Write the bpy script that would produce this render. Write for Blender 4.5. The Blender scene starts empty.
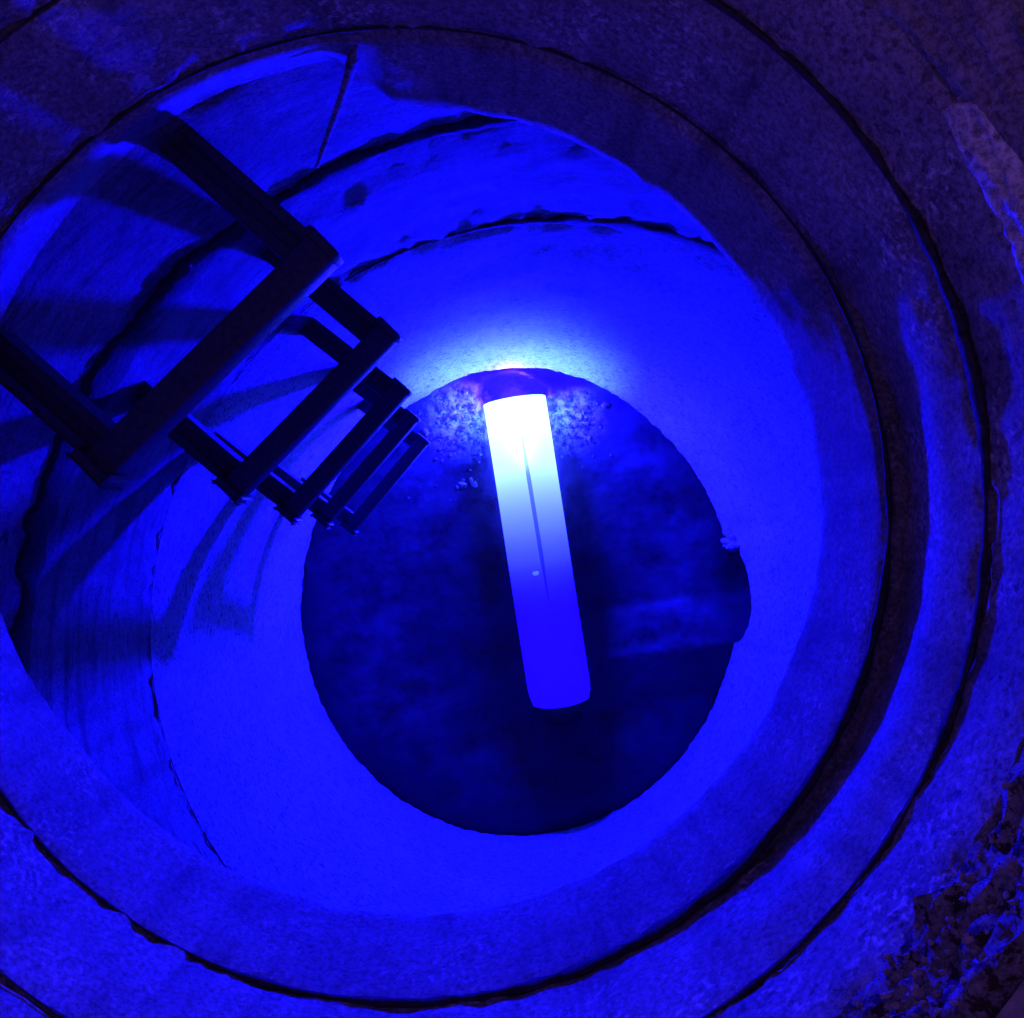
import bpy, bmesh, math, random
from mathutils import Vector, noise

random.seed(7)
sc = bpy.context.scene
col = sc.collection
PI = math.pi

# ------------------------------------------------------------------ camera, sky, exposure
F = 790.0          # focal length in pixels (1024 wide)
CAM_Z = 0.20       # the camera hangs 0.20 m above the ground over the open manhole
cam_d = bpy.data.cameras.new('camera')
cam_d.sensor_width = 36.0
cam_d.lens = F * 36.0 / 1024.0
cam_d.clip_start = 0.01
cam_d.clip_end = 200.0
cam = bpy.data.objects.new('camera', cam_d)
col.objects.link(cam)
cam.location = (0, 0, CAM_Z)
cam.rotation_euler = (0, 0, 0)
sc.camera = cam

world = bpy.data.worlds.new('World')
sc.world = world
world.use_nodes = True
wn = world.node_tree
bg = wn.nodes['Background']
sky = wn.nodes.new('ShaderNodeTexSky')
sky.sky_type = 'NISHITA'
sky.sun_disc = False
sky.sun_elevation = math.radians(4)
sky.sun_rotation = math.radians(200)
hs = wn.nodes.new('ShaderNodeHueSaturation')
hs.inputs['Saturation'].default_value = 0.15
wn.links.new(sky.outputs[0], hs.inputs['Color'])
tint = wn.nodes.new('ShaderNodeMix'); tint.data_type = 'RGBA'; tint.blend_type = 'MULTIPLY'
tint.inputs[0].default_value = 1.0
tint.inputs[7].default_value = (0.78, 0.30, 2.3, 1)
wn.links.new(hs.outputs[0], tint.inputs[6])
wn.links.new(tint.outputs[2], bg.inputs['Color'])
bg.inputs['Strength'].default_value = 0.17

vs = sc.view_settings
vs.view_transform = 'Standard'
vs.look = 'None'
vs.exposure = 0.0
vs.gamma = 1.0
sc.render.engine = 'CYCLES'
sc.cycles.use_denoising = True
sc.cycles.max_bounces = 8
sc.cycles.diffuse_bounces = 1
sc.cycles.sample_clamp_indirect = 20.0

# colours of the lit lining tube of the lamp in its mouth, and of an added cyan spot
TUBE_WHITE = (0.50, 1.0, 45.0)
TUBE_BLUE = (0.013, 0.0005, 3.0)
LAMP_BLUE = (0.0025, 0.0008, 1.0)
LAMP_W = 640.0
FILL_CYAN = (0.26, 0.80, 1.0)
FILL_CYAN_W = 19.0


# ------------------------------------------------------------------ helpers
def zd(d):
    return CAM_Z - d


def at(px, py, d):
    """world point seen at that pixel at depth d below the camera"""
    return Vector(((px - 512.0) * d / F, -(py - 509.0) * d / F, zd(d)))


def tag(o, label=None, cat=None, group=None, kind=None):
    if label: o['label'] = label
    if cat: o['category'] = cat
    if group: o['group'] = group
    if kind: o['kind'] = kind
    return o


def empty(name, loc, rz=0.0):
    o = bpy.data.objects.new(name, None)
    o.empty_display_size = 0.05
    o.location = loc
    o.rotation_euler = (0, 0, rz)
    col.objects.link(o)
    return o


def link(name, verts, faces, mat, parent=None, smooth=True, origin=None, angle=None):
    """verts in world coordinates; stored local to the parent's or the given origin"""
    org = Vector(origin) if origin is not None else (Vector(parent.location) if parent else Vector((0, 0, 0)))
    me = bpy.data.meshes.new(name)
    me.from_pydata([tuple(Vector(v) - org) for v in verts], [], faces)
    bm = bmesh.new(); bm.from_mesh(me)
    bmesh.ops.recalc_face_normals(bm, faces=bm.faces)
    bm.to_mesh(me); bm.free()
    if smooth:
        for p in me.polygons: p.use_smooth = True
        if angle is not None:
            me.set_sharp_from_angle(angle=math.radians(angle))
    me.materials.append(mat)
    o = bpy.data.objects.new(name, me)
    col.objects.link(o)
    if parent:
        o.parent = parent
    elif origin is not None:
        o.location = org
    return o


def fbm(x, y, z, s, oct=4):
    return noise.fractal(Vector((x * s, y * s, z * s)), 0.8, 2.1, oct, noise_basis='PERLIN_ORIGINAL')


def smooth01(a, b, x):
    t = max(0.0, min(1.0, (x - a) / (b - a)))
    return t * t * (3 - 2 * t)


def angdist(a, b):
    return abs((a - b + PI) % (2 * PI) - PI)


def px_circle(cx, cy, r, d, ry=None):
    """circle measured in the picture -> (centre x, centre y, rx, ry) in metres"""
    return ((cx - 512.0) * d / F, -(cy - 509.0) * d / F, r * d / F, (ry or r) * d / F)


# ------------------------------------------------------------------ materials
def new_mat(name):
    m = bpy.data.materials.new(name)
    m.use_nodes = True
    nt = m.node_tree
    return m, nt, nt.nodes['Principled BSDF']


def N(nt, t, **kw):
    n = nt.nodes.new(t)
    for k, v in kw.items():
        setattr(n, k, v)
    return n


def noise_node(nt, vec, scale, detail=5, rough=0.6):
    n = N(nt, 'ShaderNodeTexNoise')
    n.inputs['Scale'].default_value = scale
    n.inputs['Detail'].default_value = detail
    n.inputs['Roughness'].default_value = rough
    nt.links.new(vec, n.inputs['Vector'])
    return n.outputs['Fac']


def ramp(nt, fac, stops):
    r = N(nt, 'ShaderNodeValToRGB')
    while len(r.color_ramp.elements) < len(stops):
        r.color_ramp.elements.new(0.5)
    for e, (p, c) in zip(r.color_ramp.elements, stops):
        e.position = p
        e.color = (c, c, c, 1) if isinstance(c, (int, float)) else (*c, 1)
    nt.links.new(fac, r.inputs['Fac'])
    return r.outputs['Color']


def mix(nt, mode, fac, a, b):
    m = N(nt, 'ShaderNodeMix', data_type='RGBA', blend_type=mode)
    for k, v in ((0, fac), (6, a), (7, b)):
        sock = m.inputs[k]
        if isinstance(v, (int, float)):
            sock.default_value = v if k == 0 else (v, v, v, 1)
        elif isinstance(v, tuple):
            sock.default_value = (*v, 1)
        else:
            nt.links.new(v, sock)
    return m.outputs[2]


def concrete(name, c=0.36, dirt=0.5, pits=0.3, speck=0.0, bump=0.35, hoop=0.0, drip=0.3, rough=0.85, pock=0.0, tint=(1, 1, 0.97)):
    """cast concrete: cloudy tone, pits, pale lime specks, hoop marks of the mould and vertical run marks"""
    m, nt, b = new_mat(name)
    geo = N(nt, 'ShaderNodeNewGeometry')
    P = geo.outputs['Position']
    cloud = noise_node(nt, P, 7.0, 6, 0.65)
    fine = noise_node(nt, P, 70.0, 6, 0.7)
    base = ramp(nt, cloud, [(0.30, tuple(c * (1 - 0.6 * dirt) * t for t in tint)), (0.5, tuple(c * t for t in tint)), (0.72, tuple(min(0.8, c * 1.2) * t for t in tint))])
    base = mix(nt, 'MULTIPLY', 0.7, base, ramp(nt, fine, [(0.3, 0.55), (0.6, 1.0)]))
    grain = noise_node(nt, P, 300.0, 5, 0.75)
    base = mix(nt, 'MULTIPLY', 0.8, base, ramp(nt, grain, [(0.38, 0.25), (0.60, 1.2)]))
    # run marks: noise squeezed along z
    mp = N(nt, 'ShaderNodeMapping'); mp.inputs['Scale'].default_value = (1, 1, 0.10)
    nt.links.new(P, mp.inputs['Vector'])
    run = noise_node(nt, mp.outputs[0], 42.0, 4, 0.6)
    base = mix(nt, 'MULTIPLY', drip, base, ramp(nt, run, [(0.36, 0.25), (0.52, 1.0)]))
    if hoop > 0:
        mh = N(nt, 'ShaderNodeMapping'); mh.inputs['Scale'].default_value = (0.12, 0.12, 1)
        nt.links.new(P, mh.inputs['Vector'])
        hp = noise_node(nt, mh.outputs[0], 60.0, 4, 0.6)
        base = mix(nt, 'MULTIPLY', hoop, base, ramp(nt, hp, [(0.36, 0.2), (0.5, 1.0)]))
    if hoop > 0:
        mc = N(nt, 'ShaderNodeMapping'); mc.inputs['Scale'].default_value = (0.22, 0.22, 1)
        nt.links.new(P, mc.inputs['Vector'])
        ck = noise_node(nt, mc.outputs[0], 26.0, 5, 0.55)
        on = noise_node(nt, P, 9.0, 3, 0.5)
        line = ramp(nt, ck, [(0.474, 0.0), (0.50, 1.0), (0.522, 0.0)])
        line = mix(nt, 'MULTIPLY', 1.0, line, ramp(nt, on, [(0.42, 0.0), (0.54, 1.0)]))
        base = mix(nt, 'MIX', line, base, (0.02, 0.02, 0.02))
    if pock > 0:
        mk = N(nt, 'ShaderNodeMapping'); mk.inputs['Scale'].default_value = (0.55, 0.55, 1)
        nt.links.new(P, mk.inputs['Vector'])
        pk = noise_node(nt, mk.outputs[0], 150.0, 4, 0.6)
        base = mix(nt, 'MULTIPLY', pock, base, ramp(nt, pk, [(0.36, 0.10), (0.47, 1.0)]))
    # pits
    vo = N(nt, 'ShaderNodeTexVoronoi'); vo.inputs['Scale'].default_value = 95.0
    vo.inputs['Randomness'].default_value = 1.0
    wob = N(nt, 'ShaderNodeTexNoise'); wob.inputs['Scale'].default_value = 45.0; wob.inputs['Detail'].default_value = 4
    nt.links.new(P, wob.inputs['Vector'])
    wsc = N(nt, 'ShaderNodeVectorMath', operation='SCALE'); wsc.inputs['Scale'].default_value = 0.022
    nt.links.new(wob.outputs['Color'], wsc.inputs[0])
    wad = N(nt, 'ShaderNodeVectorMath', operation='ADD')
    nt.links.new(P, wad.inputs[0]); nt.links.new(wsc.outputs[0], wad.inputs[1])
    nt.links.new(wad.outputs[0], vo.inputs['Vector'])
    big = noise_node(nt, P, 11.0, 2, 0.5)
    sub = N(nt, 'ShaderNodeMath', operation='SUBTRACT'); sub.use_clamp = False
    mul = N(nt, 'ShaderNodeMath', operation='MULTIPLY'); mul.inputs[1].default_value = 0.42
    nt.links.new(big, mul.inputs[0])
    nt.links.new(vo.outputs['Distance'], sub.inputs[0]); nt.links.new(mul.outputs[0], sub.inputs[1])
    pit = ramp(nt, sub.outputs[0], [(0.0, 0.0), (0.04, 1.0)])
    base = mix(nt, 'MULTIPLY', pits, base, mix(nt, 'MIX', pit, 0.12, 1.0))
    if speck > 0:
        sp = noise_node(nt, P, 230.0, 3, 0.6)
        sp2 = noise_node(nt, P, 16.0, 5, 0.7)
        s1 = ramp(nt, sp, [(0.52, 0.0), (0.66, 1.0)])
        s2 = ramp(nt, sp2, [(0.46, 0.0), (0.62, 1.0)])
        base = mix(nt, 'MIX', mix(nt, 'MULTIPLY', 1.0, mix(nt, 'MULTIPLY', 1.0, s1, s2), speck), base, (0.62, 0.60, 0.56))
    nt.links.new(base, b.inputs['Base Color'])
    b.inputs['Roughness'].default_value = rough
    b.inputs['Specular IOR Level'].default_value = 0.3
    bp = N(nt, 'ShaderNodeBump'); bp.inputs['Strength'].default_value = bump; bp.inputs['Distance'].default_value = 0.006
    hsum = mix(nt, 'MULTIPLY', 1.0, mix(nt, 'MIX', 0.4, fine, grain), mix(nt, 'MIX', pits, 1.0, pit))
    nt.links.new(hsum, bp.inputs['Height'])
    nt.links.new(bp.outputs[0], b.inputs['Normal'])
    return m


M_mortarbed = concrete('rubble_mortar', 0.26, 0.9, 0.3, 0.25, 0.9, 0, 0.1)
M_top = concrete('adjusting_ring_concrete', 0.26, 0.6, 0.55, 0.85, 0.5, 0, 0.45)
M_mid = concrete('stained_ring_concrete', 0.26, 0.6, 0.25, 0.8, 0.35, 0, 0.45)
M_slab = concrete('slab_concrete', 0.24, 0.5, 0.2, 0.5, 0.35, 0, 0.5)
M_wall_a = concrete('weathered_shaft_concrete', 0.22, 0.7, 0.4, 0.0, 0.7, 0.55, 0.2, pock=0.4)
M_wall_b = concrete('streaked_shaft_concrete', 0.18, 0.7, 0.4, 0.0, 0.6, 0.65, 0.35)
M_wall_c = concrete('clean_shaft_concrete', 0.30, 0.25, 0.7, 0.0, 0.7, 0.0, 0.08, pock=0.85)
M_smear = concrete('pale_mortar', 0.58, 0.4, 0.5, 0.2, 0.7, 0, 0.0)


def simple(name, c, rough=0.8, bump=0.0, scale=90.0, var=0.5, metal=0.0):
    m, nt, b = new_mat(name)
    geo = N(nt, 'ShaderNodeNewGeometry')
    n1 = noise_node(nt, geo.outputs['Position'], scale, 5, 0.65)
    nt.links.new(ramp(nt, n1, [(0.3, tuple(x * (1 - var) for x in c)), (0.7, tuple(min(1, x * (1 + var)) for x in c))]), b.inputs['Base Color'])
    b.inputs['Roughness'].default_value = rough
    b.inputs['Metallic'].default_value = metal
    b.inputs['Specular IOR Level'].default_value = 0.3
    if bump:
        bp = N(nt, 'ShaderNodeBump'); bp.inputs['Strength'].default_value = bump; bp.inputs['Distance'].default_value = 0.004
        nt.links.new(n1, bp.inputs['Height']); nt.links.new(bp.outputs[0], b.inputs['Normal'])
    return m


M_joint = simple('dark_joint_mortar', (0.035, 0.030, 0.026), 0.95, 0.8, 160.0, 0.7)
M_step = simple('black_step_coating', (0.045, 0.045, 0.075), 0.55, 0.25, 220.0, 0.4)
M_iron = simple('cast_iron', (0.22, 0.21, 0.20), 0.55, 0.5, 120.0, 0.4)
M_stone = simple('rubble_stone', (0.22, 0.19, 0.18), 0.8, 0.5, 120.0, 0.6)
M_wet = simple('wet_stone', (0.10, 0.10, 0.10), 0.10, 0.6, 60.0, 0.95)
M_ground = simple('asphalt', (0.05, 0.05, 0.05), 0.9, 0.6, 140.0, 0.5)
M_pipe = simple('clay_pipe', (0.32, 0.31, 0.30), 0.6, 0.3, 60.0, 0.4)


def floor_material():
    m, nt, b = new_mat('wet_dirty_concrete')
    geo = N(nt, 'ShaderNodeNewGeometry'); P = geo.outputs['Position']
    a = noise_node(nt, P, 9.0, 6, 0.7)
    f = noise_node(nt, P, 60.0, 6, 0.7)
    base = ramp(nt, a, [(0.3, (0.015, 0.015, 0.015)), (0.55, (0.021, 0.021, 0.020)), (0.75, (0.030, 0.029, 0.028))])
    base = mix(nt, 'MULTIPLY', 0.7, base, ramp(nt, f, [(0.3, 0.4), (0.62, 1.0)]))
    mp = N(nt, 'ShaderNodeMapping', vector_type='TEXTURE'); mp.inputs['Rotation'].default_value = (0, 0, math.radians(19)); mp.inputs['Scale'].default_value = (6.0, 1, 1)
    nt.links.new(P, mp.inputs['Vector'])
    base = mix(nt, 'MULTIPLY', 0.9, base, ramp(nt, noise_node(nt, mp.outputs[0], 11.0, 4, 0.5), [(0.36, 0.55), (0.62, 1.1)]))
    glow_mottle = noise_node(nt, P, 55.0, 6, 0.75)  # pale mottle painted in for the tube's strong light on the floor
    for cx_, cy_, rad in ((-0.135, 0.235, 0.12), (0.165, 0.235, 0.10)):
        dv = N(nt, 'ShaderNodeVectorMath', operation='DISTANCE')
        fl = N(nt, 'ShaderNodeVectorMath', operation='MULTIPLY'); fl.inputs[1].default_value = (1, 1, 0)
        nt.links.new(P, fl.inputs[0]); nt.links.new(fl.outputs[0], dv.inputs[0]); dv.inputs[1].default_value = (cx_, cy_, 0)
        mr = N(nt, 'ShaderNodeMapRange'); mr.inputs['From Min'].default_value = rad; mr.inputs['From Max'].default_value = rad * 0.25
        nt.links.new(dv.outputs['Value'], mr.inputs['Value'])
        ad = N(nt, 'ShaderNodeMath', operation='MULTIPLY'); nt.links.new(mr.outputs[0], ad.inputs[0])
        nt.links.new(ramp(nt, glow_mottle, [(0.44, 0.0), (0.60, 1.0)]), ad.inputs[1])
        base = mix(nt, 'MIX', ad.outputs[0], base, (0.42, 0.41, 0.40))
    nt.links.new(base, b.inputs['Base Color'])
    nt.links.new(ramp(nt, a, [(0.35, 0.22), (0.6, 0.6)]), b.inputs['Roughness'])
    b.inputs['Specular IOR Level'].default_value = 0.4
    bp = N(nt, 'ShaderNodeBump'); bp.inputs['Strength'].default_value = 0.25; bp.inputs['Distance'].default_value = 0.012
    nt.links.new(mix(nt, 'MIX', 0.4, noise_node(nt, P, 28.0, 4, 0.6), f), bp.inputs['Height'])
    nt.links.new(bp.outputs[0], b.inputs['Normal'])
    return m


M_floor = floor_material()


def glow_material(name, gain, blue, length=0.82):
    """lining lit from inside: the white light falls off along the tube (local -y), given as powers of ten"""
    m, nt, b = new_mat(name)
    tc = N(nt, 'ShaderNodeTexCoord')
    sx = N(nt, 'ShaderNodeSeparateXYZ')
    nt.links.new(tc.outputs['Object'], sx.inputs[0])
    t = N(nt, 'ShaderNodeMath', operation='MULTIPLY'); t.inputs[1].default_value = -1.0 / length
    nt.links.new(sx.outputs['Y'], t.inputs[0])
    stops = [(0.0, 0.36), (0.12, 0.28), (0.23, 0.10), (0.32, -0.25), (0.43, -0.68), (0.53, -1.2), (0.62, -2.1), (0.70, -2.9), (1.0, -3.0)]
    lo, hi = -3.0, 1.0
    r = ramp(nt, t.outputs[0], [(p, (v - lo) / (hi - lo)) for p, v in stops])
    mr = N(nt, 'ShaderNodeMapRange'); mr.inputs['To Min'].default_value = lo; mr.inputs['To Max'].default_value = hi
    nt.links.new(r, mr.inputs['Value'])
    pw = N(nt, 'ShaderNodeMath', operation='POWER'); pw.inputs[0].default_value = 10.0
    nt.links.new(mr.outputs[0], pw.inputs[1])
    g = N(nt, 'ShaderNodeMath', operation='MULTIPLY'); g.inputs[1].default_value = gain
    nt.links.new(pw.outputs[0], g.inputs[0])
    sc_ = N(nt, 'ShaderNodeVectorMath', operation='SCALE'); sc_.inputs[0].default_value = TUBE_WHITE
    nt.links.new(g.outputs[0], sc_.inputs['Scale'])
    ad = N(nt, 'ShaderNodeVectorMath', operation='ADD'); ad.inputs[1].default_value = tuple(c * blue for c in TUBE_BLUE)
    nt.links.new(sc_.outputs[0], ad.inputs[0])
    b.inputs['Base Color'].default_value = (0.10, 0.10, 0.10, 1)
    b.inputs['Roughness'].default_value = 0.35
    nt.links.new(ad.outputs[0], b.inputs['Emission Color'])
    b.inputs['Emission Strength'].default_value = 1.0
    return m


# ------------------------------------------------------------------ the ring builder
SEG = 300


def ring_thing(name, label, cat, d_top, d_bot, top, bot, outer, mat, rows=16, amp=0.0015, ns=18.0, group=None,
               radial=None, zbot=None, ragged=0.002, part='ring_body', ledge=0.001):
    """top / bot = (cx, cy, rx, ry) of the bore; outer = (cx, cy, R) of the outside"""
    base = Vector(((top[0] + bot[0]) / 2, (top[1] + bot[1]) / 2, zd(d_bot)))
    t = empty(name, base)
    tag(t, label, cat, group)
    V, Fc = [], []

    def pt(k, th):
        u = k / rows
        cx = top[0] + (bot[0] - top[0]) * u; cy = top[1] + (bot[1] - top[1]) * u
        rx = top[2] + (bot[2] - top[2]) * u; ry = top[3] + (bot[3] - top[3]) * u
        zb = zd(d_bot) if zbot is None else zbot(th)
        z = zd(d_top) + (zb - zd(d_top)) * u
        x = cx + rx * math.cos(th); y = cy + ry * math.sin(th)
        e = amp * fbm(x, y, z, ns)
        edge = max(0.0, 1 - u * (rows / 1.5)) + max(0.0, 1 - (1 - u) * (rows / 1.5))
        e += edge * (ragged * (fbm(x, y, z, 55.0, 3) * 1.2) + ledge)
        if radial: e += radial(u, th)
        return Vector((x + e * math.cos(th), y + e * math.sin(th), z))
    for k in range(rows + 1):
        for s in range(SEG):
            V.append(pt(k, 2 * PI * s / SEG))
    nb = len(V)
    for lev in (1, 0):                      # outer bottom, outer top
        for s in range(SEG):
            th = 2 * PI * s / SEG
            zb = zd(d_bot) if zbot is None else zbot(th)
            V.append(Vector((outer[0] + outer[2] * math.cos(th), outer[1] + outer[2] * math.sin(th), zb if lev else zd(d_top))))
    loops = [list(range(k * SEG, (k + 1) * SEG)) for k in range(rows + 1)] + [list(range(nb, nb + SEG)), list(range(nb + SEG, nb + 2 * SEG))]
    loops.append(loops[0])
    for a, b in zip(loops[:-1], loops[1:]):
        for s in range(SEG):
            s2 = (s + 1) % SEG
            Fc.append((a[s], a[s2], b[s2], b[s]))
    link(part, V, Fc, mat, t, True, None, 50)
    return t, pt


def joint(parent, c, d, thick, hang, mat=M_joint, seed=0.0):
    """ragged strip of old mortar squeezed out of a joint; thick(th) = half height, hang = how far it stands out"""
    V, Fc = [], []
    n, m = 420, 8
    for s in range(n):
        th = 2 * PI * s / n
        x0 = c[0] + c[2] * math.cos(th); y0 = c[1] + c[3] * math.sin(th)
        w = thick(th) * (1.0 + 0.75 * fbm(x0 + seed, y0, d, 26.0, 4))
        w = max(0.0008, w)
        off = 0.35 * thick(th) * fbm(x0, y0 + seed, d, 14.0, 3)
        for q in range(m):
            a = 2 * PI * q / m
            rr = hang * min(1.0, w / 0.004) * math.cos(a) * (1 + 0.4 * fbm(x0, y0, a, 60.0, 2))
            zz = w * math.sin(a) + off
            V.append(Vector((x0 - rr * math.cos(th), y0 - rr * math.sin(th), zd(d) + zz)))
    for s in range(n):
        for q in range(m):
            Fc.append((s * m + q, s * m + (q + 1) % m, ((s + 1) % n) * m + (q + 1) % m, ((s + 1) % n) * m + q))
    return link('mortar_joint', V, Fc, mat, parent)


def bump_at(th, deg, width):
    return math.exp(-(angdist(th, math.radians(deg)) / math.radians(width)) ** 2)


# depths below the camera of the joints seen in the picture
D6, D5, D4, D3, DL, D2, D1, D0 = 0.300, 0.350, 0.409, 0.509, 0.610, 0.836, 1.157, 2.107
C5 = px_circle(376, 507, 705, D5)
C6 = px_circle(372, 507, 815, D6)
C4 = px_circle(384, 507, 603, D4)
C3 = px_circle(402, 515, 485, D3)
W2 = px_circle(587, 677, 567, D2)
W1 = px_circle(560, 630, 410, D1)
WL = (W2[0], W2[1], W2[2], W2[3])
W0 = px_circle(518, 605, 216, D0, 230)
NO = (C4[0], C4[1], 0.47)
WO = (W2[0], W2[1], 0.76)


def grow(c, e):
    return (c[0], c[1], c[2] + e, c[3] + e)


# ground sheet round the manhole frame
def build_ground():
    V, Fc = [], []
    radii = [0.40, 0.5, 0.7, 1.0, 1.6, 3, 6, 12, 30, 60]
    n = 96
    for i, r in enumerate(radii):
        for s in range(n):
            th = 2 * PI * s / n
            x, y = NO[0] + r * math.cos(th), NO[1] + r * math.sin(th)
            V.append((x, y, 0.004 * fbm(x, y, 0, 3.0) if i else 0.0))
    for i in range(len(radii) - 1):
        for s in range(n):
            Fc.append((i * n + s, i * n + (s + 1) % n, (i + 1) * n + (s + 1) % n, (i + 1) * n + s))
    tag(link('ground', V, Fc, M_ground), kind='structure')
    # earth packed round the buried rings
    V, Fc = [], []
    n = 64
    prof = [(0.48, -0.02), (0.48, zd(DL) + 0.11), (0.80, zd(DL) + 0.10), (0.80, zd(D0) - 0.5)]
    for r, z in prof:
        for s in range(n):
            th = 2 * PI * s / n
            V.append((W2[0] * (r > 0.6) + NO[0] * (r < 0.6) + r * math.cos(th), W2[1] * (r > 0.6) + NO[1] * (r < 0.6) + r * math.sin(th), z))
    for i in range(len(prof) - 1):
        for s in range(n):
            Fc.append((i * n + s, i * n + (s + 1) % n, (i + 1) * n + (s + 1) % n, (i + 1) * n + s))
    tag(link('earth', V, Fc, M_ground), kind='structure')


build_ground()

# manhole frame, rubble mortar bed, two adjusting rings
frame, _ = ring_thing('iron_collar', 'cast iron manhole frame, the topmost ring, cut off by the picture corner', 'manhole frame',
                      0.203, D6 - 0.002, grow(C6, 0.030), grow(C6, 0.006), (NO[0], NO[1], 0.398), M_iron, 6, 0.001, part='frame_body', radial=lambda u, th: -0.013 * bump_at(th, -48, 55))


def rubble(u, th):
    k = bump_at(th, -40, 26)
    x, y = math.cos(th), math.sin(th)
    return -(0.011 + 0.004 * (1 - u)) * bump_at(th, -48, 55) + k * 0.006 * fbm(x * 2, y * 2, u * 0.5, 6.0, 3) + 0.003 * fbm(x, y, u, 9.0)


def add_dirt(m):
    """patches of dark soil caught in the mortar"""
    nt = m.node_tree; b = nt.nodes['Principled BSDF']
    src = b.inputs['Base Color'].links[0].from_socket
    geo = N(nt, 'ShaderNodeNewGeometry')
    n1 = noise_node(nt, geo.outputs['Position'], 130.0, 6, 0.65)
    sx = N(nt, 'ShaderNodeSeparateXYZ'); nt.links.new(geo.outputs['Position'], sx.inputs[0])
    mr = N(nt, 'ShaderNodeMapRange'); mr.inputs['From Min'].default_value = -0.04; mr.inputs['From Max'].default_value = -0.14
    nt.links.new(sx.outputs['Y'], mr.inputs['Value'])
    dirt = mix(nt, 'MULTIPLY', 1.0, ramp(nt, n1, [(0.52, 0.0), (0.56, 1.0)]), mr.outputs[0])
    nt.links.new(mix(nt, 'MIX', dirt, src, (0.035, 0.018, 0.014)), b.inputs['Base Color'])


add_dirt(M_mortarbed)
bed, bed_pt = ring_thing('mortar_bed', 'rough crumbling mortar bed with rubble just below the manhole frame', 'mortar bed',
                  D6, D5 - 0.001, C6, C5, (NO[0], NO[1], 0.44), M_mortarbed, 18, 0.002, 40.0, radial=rubble, ragged=0.005, part='bed_body')


def smear_patch():
    V, Fc = [], []
    n, m = 60, 14
    a0, a1 = math.radians(36), math.radians(10)
    for i in range(n + 1):
        th = a0 + (a1 - a0) * i / n
        lo = 1.22 - 0.05 * smooth01(0.3, 0, i / n) + 0.03 * fbm(th, 0.3, 0.1, 20)
        w = (0.56 + 0.08 * fbm(th, 2.3, 0.1, 16)) * smooth01(0, 0.10, i / n)
        for j in range(m + 1):
            u = lo - w * j / m
            x = C6[0] + (C5[0] - C6[0]) * u; y = C6[1] + (C5[1] - C6[1]) * u
            r = C6[2] + (C5[2] - C6[2]) * u
            edge = min(j, m - j) / (m / 2)
            h = 0.0045 * min(1, edge * 3.0) * smooth01(0, 0.06, i / n) - 0.003 + 0.0012 * fbm(th, u, 0, 40)
            r += rubble(min(u, 1.0), th) - h - 0.001
            z = zd(D6) + (zd(D5) - zd(D6)) * u
            V.append((x + r * math.cos(th), y + r * math.sin(th), z))
    for i in range(n):
        for j in range(m):
            a = i * (m + 1) + j
            Fc.append((a, a + 1, a + m + 2, a + m + 1))
    o = link('mortar_smear', V, Fc, M_smear, bed)
    o['label'] = 'pale grey smear of mortar'


smear_patch()

ring_b, _ = ring_thing('adjusting_ring', 'pitted grey concrete adjusting ring, upper one, just under the rubble mortar bed', 'concrete ring',
                       D5, D4 - 0.0015, C5, grow(C4, 0.001), NO, M_top, 12, 0.0015, radial=lambda u, th: -0.011 * (1 - u) * bump_at(th, -48, 55), group='concrete rings of the shaft', ragged=0.003)
joint(ring_b, C4, D4, lambda th: 0.0010 + 0.0035 * bump_at(th, 5, 45), 0.0015)
ring_c, _ = ring_thing('adjusting_ring', 'stained concrete adjusting ring, lower one, with thick black joint along its lower edge', 'concrete ring',
                       D4 + 0.0015, D3 - 0.002, C4, grow(C3, 0.001), NO, M_mid, 14, 0.0015, radial=lambda u, th: 0.011 * bump_at(th, -8, 38) * smooth01(0.3, 1, u), group='concrete rings of the shaft', ragged=0.003)
joint(ring_c, grow(C3, 0.001), D3 - 0.001, lambda th: 0.0010 + 0.0052 * bump_at(th, -50, 50) + 0.0006 * bump_at(th, 130, 60), 0.0025, seed=4.0)

# cover slab: its bore is the narrow throat, its lower lip measured point by point round the throat
LIP = [(0, 405), (25, 402), (45, 399), (62, 399), (80, 400), (92, 404), (97, 428), (101, 455), (118, 460), (140, 454), (160, 454), (180, 440), (200, 422), (215, 408), (235, 404), (270, 404), (315, 404), (360, 405)]


def lip_r(th):
    a = math.degrees(th) % 360
    for (a0, r0), (a1, r1) in zip(LIP, LIP[1:]):
        if a0 <= a <= a1:
            u = (a - a0) / (a1 - a0); u = u * u * (3 - 2 * u)
            return r0 + (r1 - r0) * u
    return 405


CL = px_circle(415, 510, 405, DL)
slab, _ = ring_thing('cover_slab', 'concrete cover slab whose round opening forms the narrow dark throat above the wide shaft', 'cover slab',
                     D3, DL, C3, CL, WO, M_slab, 20, 0.0007,
                     radial=lambda u, th: smooth01(0, 1, u) * (lip_r(th) - 405) * DL / F + 0.006 * bump_at(th, 65, 50) * (1 - smooth01(0, 0.14, u)), ragged=0.0012, part='slab_body')

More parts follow.
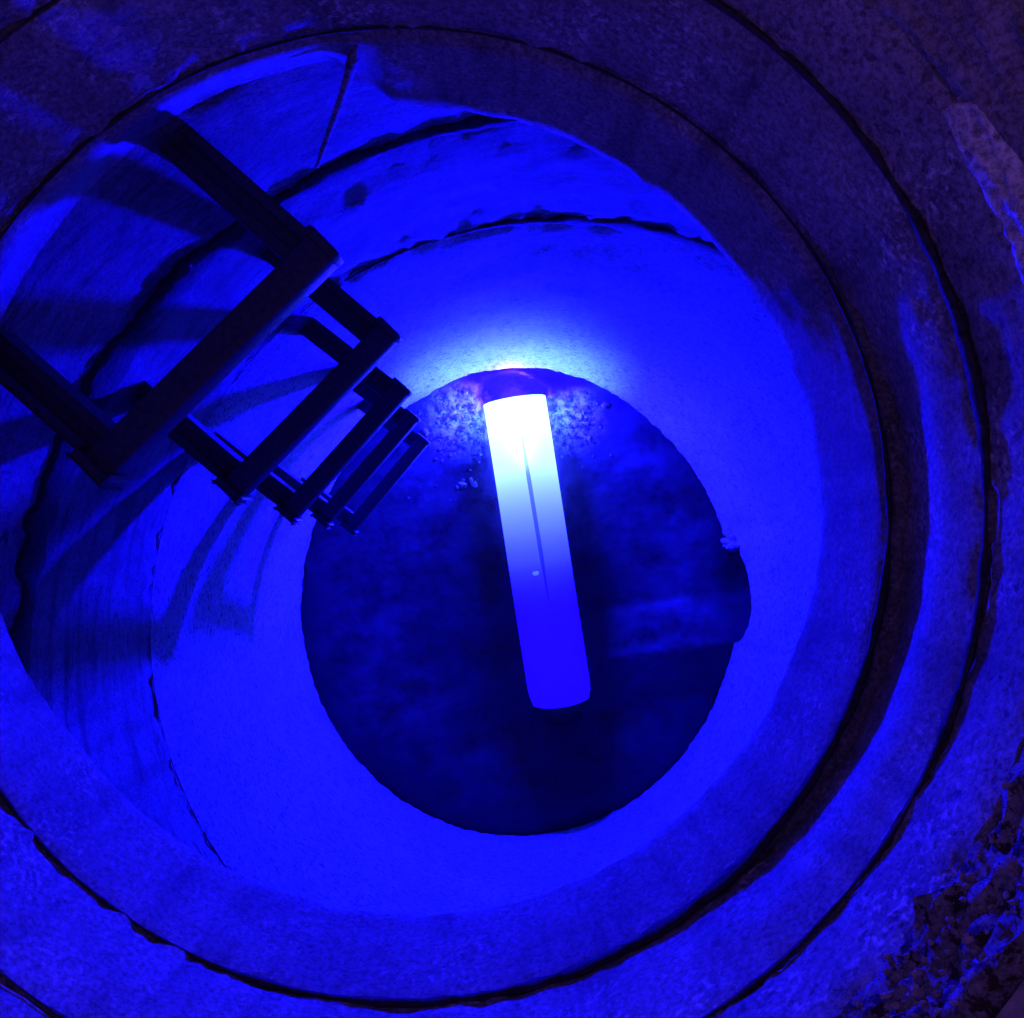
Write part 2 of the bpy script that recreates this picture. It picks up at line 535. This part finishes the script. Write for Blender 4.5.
# thin ridge added to imitate the bright strip of light at the slab's notch
def light_strip_ridge():
    pts = [at(357, 48, 0.525), at(350, 76, 0.56), at(338, 112, 0.61), at(327, 142, 0.66), at(317, 170, 0.71)]
    V, Fc = [], []
    n = 12
    fine = []
    for a, b in zip(pts, pts[1:]):
        for q in range(6): fine.append(a.lerp(b, q / 6))
    fine.append(pts[-1])
    for i, p in enumerate(fine):
        w = 0.0027 * (1 + 0.35 * fbm(p.x, p.y, p.z, 60)) * (1.1 - 0.6 * i / len(fine)) * (0.1 + 0.9 * smooth01(0, 0.16, i / len(fine)))
        for s in range(n):
            a = 2 * PI * s / n
            V.append(p + Vector((w * 1.5 * math.cos(a), w * 0.9 * math.sin(a) + 0.003, 0)))
    for i in range(len(fine) - 1):
        for s in range(n):
            Fc.append((i * n + s, i * n + (s + 1) % n, (i + 1) * n + (s + 1) % n, (i + 1) * n + s))
    Fc.append(tuple(range(n))); Fc.append(tuple(range(len(V) - n, len(V))))
    link('light_strip_ridge', V, Fc, M_wall_c, slab)


light_strip_ridge()

# wide shaft
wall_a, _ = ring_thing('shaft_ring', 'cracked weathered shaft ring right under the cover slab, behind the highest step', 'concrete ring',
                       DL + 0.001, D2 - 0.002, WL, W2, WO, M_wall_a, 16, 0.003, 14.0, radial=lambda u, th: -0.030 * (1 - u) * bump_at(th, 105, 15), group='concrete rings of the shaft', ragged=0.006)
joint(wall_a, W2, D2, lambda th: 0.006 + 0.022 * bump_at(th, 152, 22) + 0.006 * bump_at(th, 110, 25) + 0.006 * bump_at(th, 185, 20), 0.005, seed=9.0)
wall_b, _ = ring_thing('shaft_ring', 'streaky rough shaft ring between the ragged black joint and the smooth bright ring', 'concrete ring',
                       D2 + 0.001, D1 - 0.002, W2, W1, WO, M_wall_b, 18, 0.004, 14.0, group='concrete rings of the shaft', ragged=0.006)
joint(wall_b, W1, D1, lambda th: 0.0005 + 0.017 * bump_at(th, 76, 26) + 0.0014 * bump_at(th, 214, 12), 0.003, seed=2.0)

# mouths of the two pipes at the foot of the lowest ring
A_PIPE = math.radians(91.0)      # behind the tube
A_SIDE = math.radians(4.0)       # right hand inlet


def zbot(th):
    z = zd(D0)
    s = angdist(th, A_PIPE) * 0.60
    w = 0.24 if (th - A_PIPE) % (2 * PI) < PI else 0.40
    if s < w: z += 0.10 * (1 - (s / w) ** 2) ** 0.8
    s = angdist(th, A_SIDE) * 0.58
    if s < 0.135: z += 0.15 * math.sqrt(max(0, 1 - (s / 0.135) ** 2))
    return z


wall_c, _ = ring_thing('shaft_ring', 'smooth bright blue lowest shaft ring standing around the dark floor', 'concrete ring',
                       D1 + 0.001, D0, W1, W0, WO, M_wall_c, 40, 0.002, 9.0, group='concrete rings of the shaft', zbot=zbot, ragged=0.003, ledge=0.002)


# lump of mortar at the side inlet
def lump(parent, p, r, name, mat):
    bm = bmesh.new()
    bmesh.ops.create_icosphere(bm, subdivisions=4, radius=1.0)
    V = []
    for v in bm.verts:
        c = v.co.copy()
        k = 1 + 0.35 * fbm(c.x, c.y, c.z, 1.6, 4)
        V.append(Vector(p) + Vector((c.x * r[0] * k, c.y * r[1] * k, c.z * r[2] * k)))
    Fc = [tuple(v.index for v in f.verts) for f in bm.faces]
    bm.free()
    return link(name, V, Fc, mat, parent)


lump(wall_c, at(738, 543, 2.05), (0.035, 0.022, 0.06), 'mortar_lump', M_wall_c)

# ------------------------------------------------------------------ base with benching and channels
base = empty('shaft_floor', (W0[0], W0[1], zd(2.45)))
tag(base, 'dark wet manhole floor with sloping benching under the glowing tube', 'manhole base')
T0 = at(514.5, 401, 2.135)
T1 = at(561.0, 700, 2.135)
CH = [at(780, 628, 2.18), at(700, 640, 2.18), at(620, 655, 2.18), at(520, 680, 2.18), at(430, 712, 2.18), at(340, 752, 2.18)]


def seg_dist(p, a, b):
    ax, ay = b.x - a.x, b.y - a.y
    t = max(0, min(1, ((p[0] - a.x) * ax + (p[1] - a.y) * ay) / (ax * ax + ay * ay)))
    return math.hypot(p[0] - a.x - ax * t, p[1] - a.y - ay * t), t


def floor_z(x, y):
    rr = math.hypot((x - W0[0]) / W0[2], (y - W0[1]) / W0[3])
    d = 2.190 - 0.075 * smooth01(0.45, 1.0, rr)
    z = zd(d)
    z -= 0.085 * math.exp(-(((x - 0.045) / 0.20) ** 2 + ((y - 0.42) / 0.085) ** 2) ** 2)
    dist = min(seg_dist((x, y), a, b)[0] for a, b in zip(CH, CH[1:]))
    z += (0.012 + 0.020 * smooth01(0.0, 0.4, x)) * max(0.0, 1 - dist / 0.13) ** 0.9
    far = T0 + (T0 - T1).normalized() * 0.02
    mid = T1
    dist2, t = seg_dist((x, y), far, mid)
    tr = zd(2.137) - math.sqrt(max(0, 0.090 ** 2 - dist2 ** 2)) if dist2 < 0.090 else 9
    z = min(z, tr)
    z += 0.004 * fbm(x, y, 0.3, 3.0, 2) + 0.001 * fbm(x, y, 0.9, 30.0, 4)
    return z


def build_floor():
    n = 170
    V, Fc = [], []
    S = 0.78
    for j in range(n + 1):
        for i in range(n + 1):
            x = W0[0] - S + 2 * S * i / n; y = W0[1] - S + 2 * S * j / n
            V.append((x, y, floor_z(x, y)))
    for j in range(n):
        for i in range(n):
            a = j * (n + 1) + i
            Fc.append((a, a + 1, a + n + 2, a + n + 1))
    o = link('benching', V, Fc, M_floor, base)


build_floor()


def tunnel(name, label, p, direction, r, length, mat):
    """a pipe stub whose bore opens into the base"""
    dvec = Vector(direction).normalized()
    side = Vector((-dvec.y, dvec.x, 0)); up = Vector((0, 0, 1))
    t = empty(name, Vector(p) - up * r)
    tag(t, label, 'pipe')
    V, Fc = [], []
    n = 64
    prof = [(0.0, r), (0.25 * length, r * 1.0), (length, r), (length, r + 0.02), (0.0, r + 0.02)]
    for k, (l, rad) in enumerate(prof):
        for s in range(n):
            a = 2 * PI * s / n
            V.append(Vector(p) + dvec * l + side * rad * math.cos(a) + up * rad * math.sin(a))
    prof_n = len(prof)
    for k in range(prof_n):
        k2 = (k + 1) % prof_n
        for s in range(n):
            s2 = (s + 1) % n
            Fc.append((k * n + s, k * n + s2, k2 * n + s2, k2 * n + s))
    c0 = len(V)
    V.append(Vector(p) + dvec * length)
    for s in range(n): Fc.append((2 * n + s, 2 * n + (s + 1) % n, c0))
    link('pipe_barrel', V, Fc, mat, t, True, None, 40)
    return t


pd = (T0 - T1).normalized()
tunnel('drain_pipe', 'drain pipe mouth behind the white-hot end of the glowing tube', at(530, 372, 2.30) + pd * 0.03, pd, 0.33, 0.9, M_pipe)
sd = Vector((math.cos(A_SIDE), math.sin(A_SIDE), 0))
tunnel('drain_pipe', 'side inlet pipe mouth in the wall on the right of the dark floor', Vector((W0[0], W0[1], zd(2.10))) + sd * 0.61, sd, 0.13, 0.9, M_pipe)


# ------------------------------------------------------------------ the glowing tube
def build_tube():
    ax = (T1 - T0); L = ax.length
    t = empty('lining_tube', T0)
    t.rotation_euler = (0, 0, math.atan2(ax.y, ax.x) + PI / 2)      # local -y runs along the tube
    tag(t, 'glowing light tube on the dark floor, white hot at one end and fading to blue', 'light tube')
    r = 0.0845
    mat = glow_material('lit_lining', 1.0, 0.9, L)
    n, m = 64, 40
    V, Fc = [], []
    for k in range(m + 1):
        y = -L * k / m
        u = k / m
        for s in range(n):
            a = 2 * PI * s / n
            rr = r * (1 + 0.004 * math.sin(3 * a + 7 * u)) * (1 - 0.09 * max(0, (u - 0.94) / 0.06) ** 2.2)
            V.append((rr * math.cos(a), y, rr * math.sin(a) * 0.99))
    for k in range(m):
        for s in range(n):
            Fc.append((k * n + s, k * n + (s + 1) % n, (k + 1) * n + (s + 1) % n, (k + 1) * n + s))
    me_o = link('tube_skin', V, Fc, mat, None)
    me_o.parent = t
    # end walls set a little inside
    for nm, y in (('end_cap', -0.006), ('end_cap', -L + 0.006)):
        V = [((0.97 if y > -0.1 else 0.80) * r * math.cos(2 * PI * s / n), y + 0.004 * math.copysign(1, y + L / 2), (0.97 if y > -0.1 else 0.80) * r * math.sin(2 * PI * s / n)) for s in range(n)]
        V += [(v[0], v[1] - 0.006, v[2]) for v in V]
        Fc = [tuple(range(n)), tuple(range(2 * n - 1, n - 1, -1))] + [(s, (s + 1) % n, n + (s + 1) % n, n + s) for s in range(n)]
        o = link(nm, V, Fc, simple('tube_end', (0.35, 0.35, 0.35), 0.5), None, False)
        o.parent = t
    # darker lengthwise seam on the upper side
    V, Fc = [], []
    q = 60
    for k in range(q + 1):
        u = 0.10 + 0.56 * k / q
        y = -L * u
        a = math.radians(88 - 2.0 * k / q)
        w = 0.0008 + 0.0120 * smooth01(0, 0.30, k / q) * (1 - smooth01(0.72, 1.0, k / q) * 0.8)
        for (da, h) in ((-0.5, -0.0015), (-0.35, 0.0018), (0.35, 0.0018), (0.5, -0.0015)):
            b = a + da * w / r
            V.append(((r + h) * math.cos(b), y, (r + h) * math.sin(b) * 0.99))
    for k in range(q):
        for j in range(3):
            a = k * 4 + j
            Fc.append((a, a + 1, a + 5, a + 4))
    o = link('seam', V, Fc, glow_material('lit_seam', 0.30, 0.35, L), None)
    o.parent = t
    o['label'] = 'dark lengthwise seam'
    # small glowing patch painted on as a gleam low on the tube
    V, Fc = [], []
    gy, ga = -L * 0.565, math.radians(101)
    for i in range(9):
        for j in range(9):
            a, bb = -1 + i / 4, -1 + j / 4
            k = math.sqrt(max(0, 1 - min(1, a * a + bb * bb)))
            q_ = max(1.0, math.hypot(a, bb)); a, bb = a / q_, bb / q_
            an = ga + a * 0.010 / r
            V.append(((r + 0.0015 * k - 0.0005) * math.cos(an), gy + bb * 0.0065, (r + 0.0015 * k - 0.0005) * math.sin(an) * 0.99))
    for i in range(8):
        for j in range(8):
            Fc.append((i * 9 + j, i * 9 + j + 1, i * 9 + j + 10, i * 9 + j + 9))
    mg, ntg, bg_ = new_mat('painted_gleam')
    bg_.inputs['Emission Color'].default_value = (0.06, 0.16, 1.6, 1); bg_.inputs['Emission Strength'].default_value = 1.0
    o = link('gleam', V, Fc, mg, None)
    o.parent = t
    # the lamp in the mouth of the tube: a blue flood
    ld = bpy.data.lights.new('tube_lamp', 'POINT')
    ld.energy = LAMP_W; ld.color = LAMP_BLUE; ld.shadow_soft_size = 0.022
    lo = bpy.data.objects.new('tube_lamp', ld); col.objects.link(lo)
    lo.parent = t; lo.location = (0, 0.056, 0.100)
    ld = bpy.data.lights.new('wall_fill_spot', 'SPOT')  # unseen spot added above the tube for the cyan glow on the wall
    ld.energy = FILL_CYAN_W; ld.color = FILL_CYAN; ld.shadow_soft_size = 0.03
    ld.spot_size = math.radians(126); ld.spot_blend = 1.0
    lo = bpy.data.objects.new('wall_fill_spot', ld); col.objects.link(lo)
    lo.parent = t; lo.location = (0, -0.22, 0.150)
    lo.rotation_euler = Vector((0, 1, 0.0)).to_track_quat('-Z', 'Y').to_euler()
    return t


build_tube()


# ------------------------------------------------------------------ climbing steps
def bar(bm, a, b, w, h, bev=0.004):
    """bevelled box from a to b (local), w across, h high"""
    a, b = Vector(a), Vector(b)
    d = (b - a); L = d.length; d.normalize()
    side = Vector((-d.y, d.x, 0)).normalized(); up = Vector((0, 0, 1))
    r = bmesh.ops.create_cube(bm, size=1.0)
    vs_ = r['verts']
    for v in vs_:
        c = v.co.copy()
        v.co = (a + b) / 2 + d * c.x * L + side * c.y * w + up * c.z * h
    ed = list({e for v in vs_ for e in v.link_edges})
    bmesh.ops.bevel(bm, geom=ed, offset=bev, segments=2, affect='EDGES', profile=0.6)


def bm_obj(name, bm, mat, parent):
    me = bpy.data.meshes.new(name)
    bmesh.ops.recalc_face_normals(bm, faces=bm.faces)
    bm.to_mesh(me); bm.free()
    for p in me.polygons: p.use_smooth = True
    me.set_sharp_from_angle(angle=math.radians(35))
    me.materials.append(mat)
    o = bpy.data.objects.new(name, me); col.objects.link(o); o.parent = parent
    return o


STEP_LEN = 0.268
STEP_ARM = 0.27      # runs into the wall
ARM_TURN = math.radians(4)


def make_step(label):
    """local x along the tread, local y towards the wall"""
    t = empty('step_iron', (0, 0, 0))
    tag(t, label, 'manhole step', 'climbing steps up the shaft wall')
    bm = bmesh.new()
    bar(bm, (-STEP_LEN / 2, 0, 0), (STEP_LEN / 2, 0, 0), 0.029, 0.026, 0.005)
    for s in (-1, 1):                    # low stops at both ends of the tread
        bar(bm, (s * (STEP_LEN / 2 - 0.008), 0.001, 0.004), (s * (STEP_LEN / 2 + 0.001), 0.001, 0.004), 0.035, 0.026, 0.004)
    for k in range(17):                  # grip ribs
        x = -0.088 + 0.011 * k
        bar(bm, (x, -0.004, 0.0132), (x + 0.006, -0.004, 0.0132), 0.002, 0.002, 0.0005)
    bm_obj('tread', bm, M_step, t)
    for s in (-1, 1):
        bm = bmesh.new()
        x = s * (STEP_LEN / 2 - 0.019)
        dx = math.tan(ARM_TURN) * STEP_ARM
        bar(bm, (x, 0.012, -0.006), (x - dx, STEP_ARM, -0.006), 0.016, 0.016, 0.002)
        for e in (-1, 1):
            bar(bm, (x + e * 0.0108, 0.010, -0.005), (x - dx + e * 0.0108, STEP_ARM, -0.005), 0.010, 0.022, 0.003)
        bm_obj('arm', bm, M_step, t)
    return t


def copy_tree(o, parent=None):
    c = o.copy(); col.objects.link(c); c.parent = parent
    for ch in o.children: copy_tree(ch, c)
    return c


STEPS = [   # tread centre in the picture, depth, turn of the tread in degrees, label
    (214, 359, 0.655, 44.5, 'highest and biggest black climbing step, nearest to the viewer under the slab lip'),
    (312, 411, 0.925, 45.5, 'second black climbing step from the top, with one bright gap between its arms'),
    (346, 451, 1.215, 48.0, 'third black climbing step down, halfway along the column of steps'),
    (368, 468, 1.500, 49.0, 'fourth black climbing step down, close beside the dark floor'),
    (387, 484, 1.785, 50.0, 'lowest and faintest climbing step, seen against the dark floor'),
]
first = make_step(STEPS[0][4])
for i, (px, py, d, deg, lab) in enumerate(STEPS):
    o = first if i == 0 else copy_tree(first)
    o['label'] = lab
    o.location = at(px, py, d)
    o.rotation_euler = (0, 0, math.radians(deg))

# ------------------------------------------------------------------ rubble lying on the broken lower right edge
def build_gravel():
    V, Fc = [], []
    for k in range(320):
        th = math.radians(random.gauss(-40, 14))
        u = random.uniform(0.05, 0.97)
        p = bed_pt(u * 18, th)
        r = random.choice((0.0005, 0.0007, 0.0010, 0.0014, 0.0020)) * random.uniform(0.7, 1.3)
        bm = bmesh.new()
        bmesh.ops.create_icosphere(bm, subdivisions=1, radius=r)
        o0 = Vector((random.random() * 50, random.random() * 50, random.random() * 50))
        sc3 = (random.uniform(0.7, 1.4), random.uniform(0.7, 1.3), random.uniform(0.5, 0.9))
        b0 = len(V)
        for v in bm.verts:
            c = v.co / r
            kk = 1 + 0.75 * noise.noise(c * 1.3 + o0)
            V.append(p + Vector((v.co.x * kk * sc3[0], v.co.y * kk * sc3[1], v.co.z * kk * sc3[2])))
        for f in bm.faces: Fc.append(tuple(b0 + v.index for v in f.verts))
        bm.free()
    tag(link('gravel', V, Fc, M_stone, None, False), kind='stuff')
    # wet rubble on the floor at both sides of the white-hot end
    V, Fc = [], []
    for k in range(200):
        if random.random() < 0.68: px, py = random.gauss(455, 20), random.gauss(435, 24)
        else: px, py = random.gauss(580, 16), random.gauss(425, 20)
        p = at(px, py, 2.17)
        dd, _ = seg_dist((p.x, p.y), T0, T1)
        if dd < 0.098: continue
        p.z = floor_z(p.x, p.y)
        r = random.choice((0.0015, 0.002, 0.003, 0.004, 0.007)) * random.uniform(0.7, 1.3)
        bm = bmesh.new()
        bmesh.ops.create_icosphere(bm, subdivisions=2, radius=r)
        o0 = Vector((random.random() * 50, random.random() * 50, random.random() * 50))
        b0 = len(V)
        sx_, sy_, sz_ = random.uniform(0.7, 1.5), random.uniform(0.7, 1.4), random.uniform(0.4, 0.8)
        for v in bm.verts:
            kk = 1 + 0.6 * noise.noise(v.co / r * 1.2 + o0)
            V.append(p + Vector((v.co.x * kk * sx_, v.co.y * kk * sy_, v.co.z * kk * sz_)))
        for f in bm.faces: Fc.append(tuple(b0 + v.index for v in f.verts))
        bm.free()
    tag(link('wet_rubble', V, Fc, M_wet, None, True, None, 30), kind='stuff')


build_gravel()
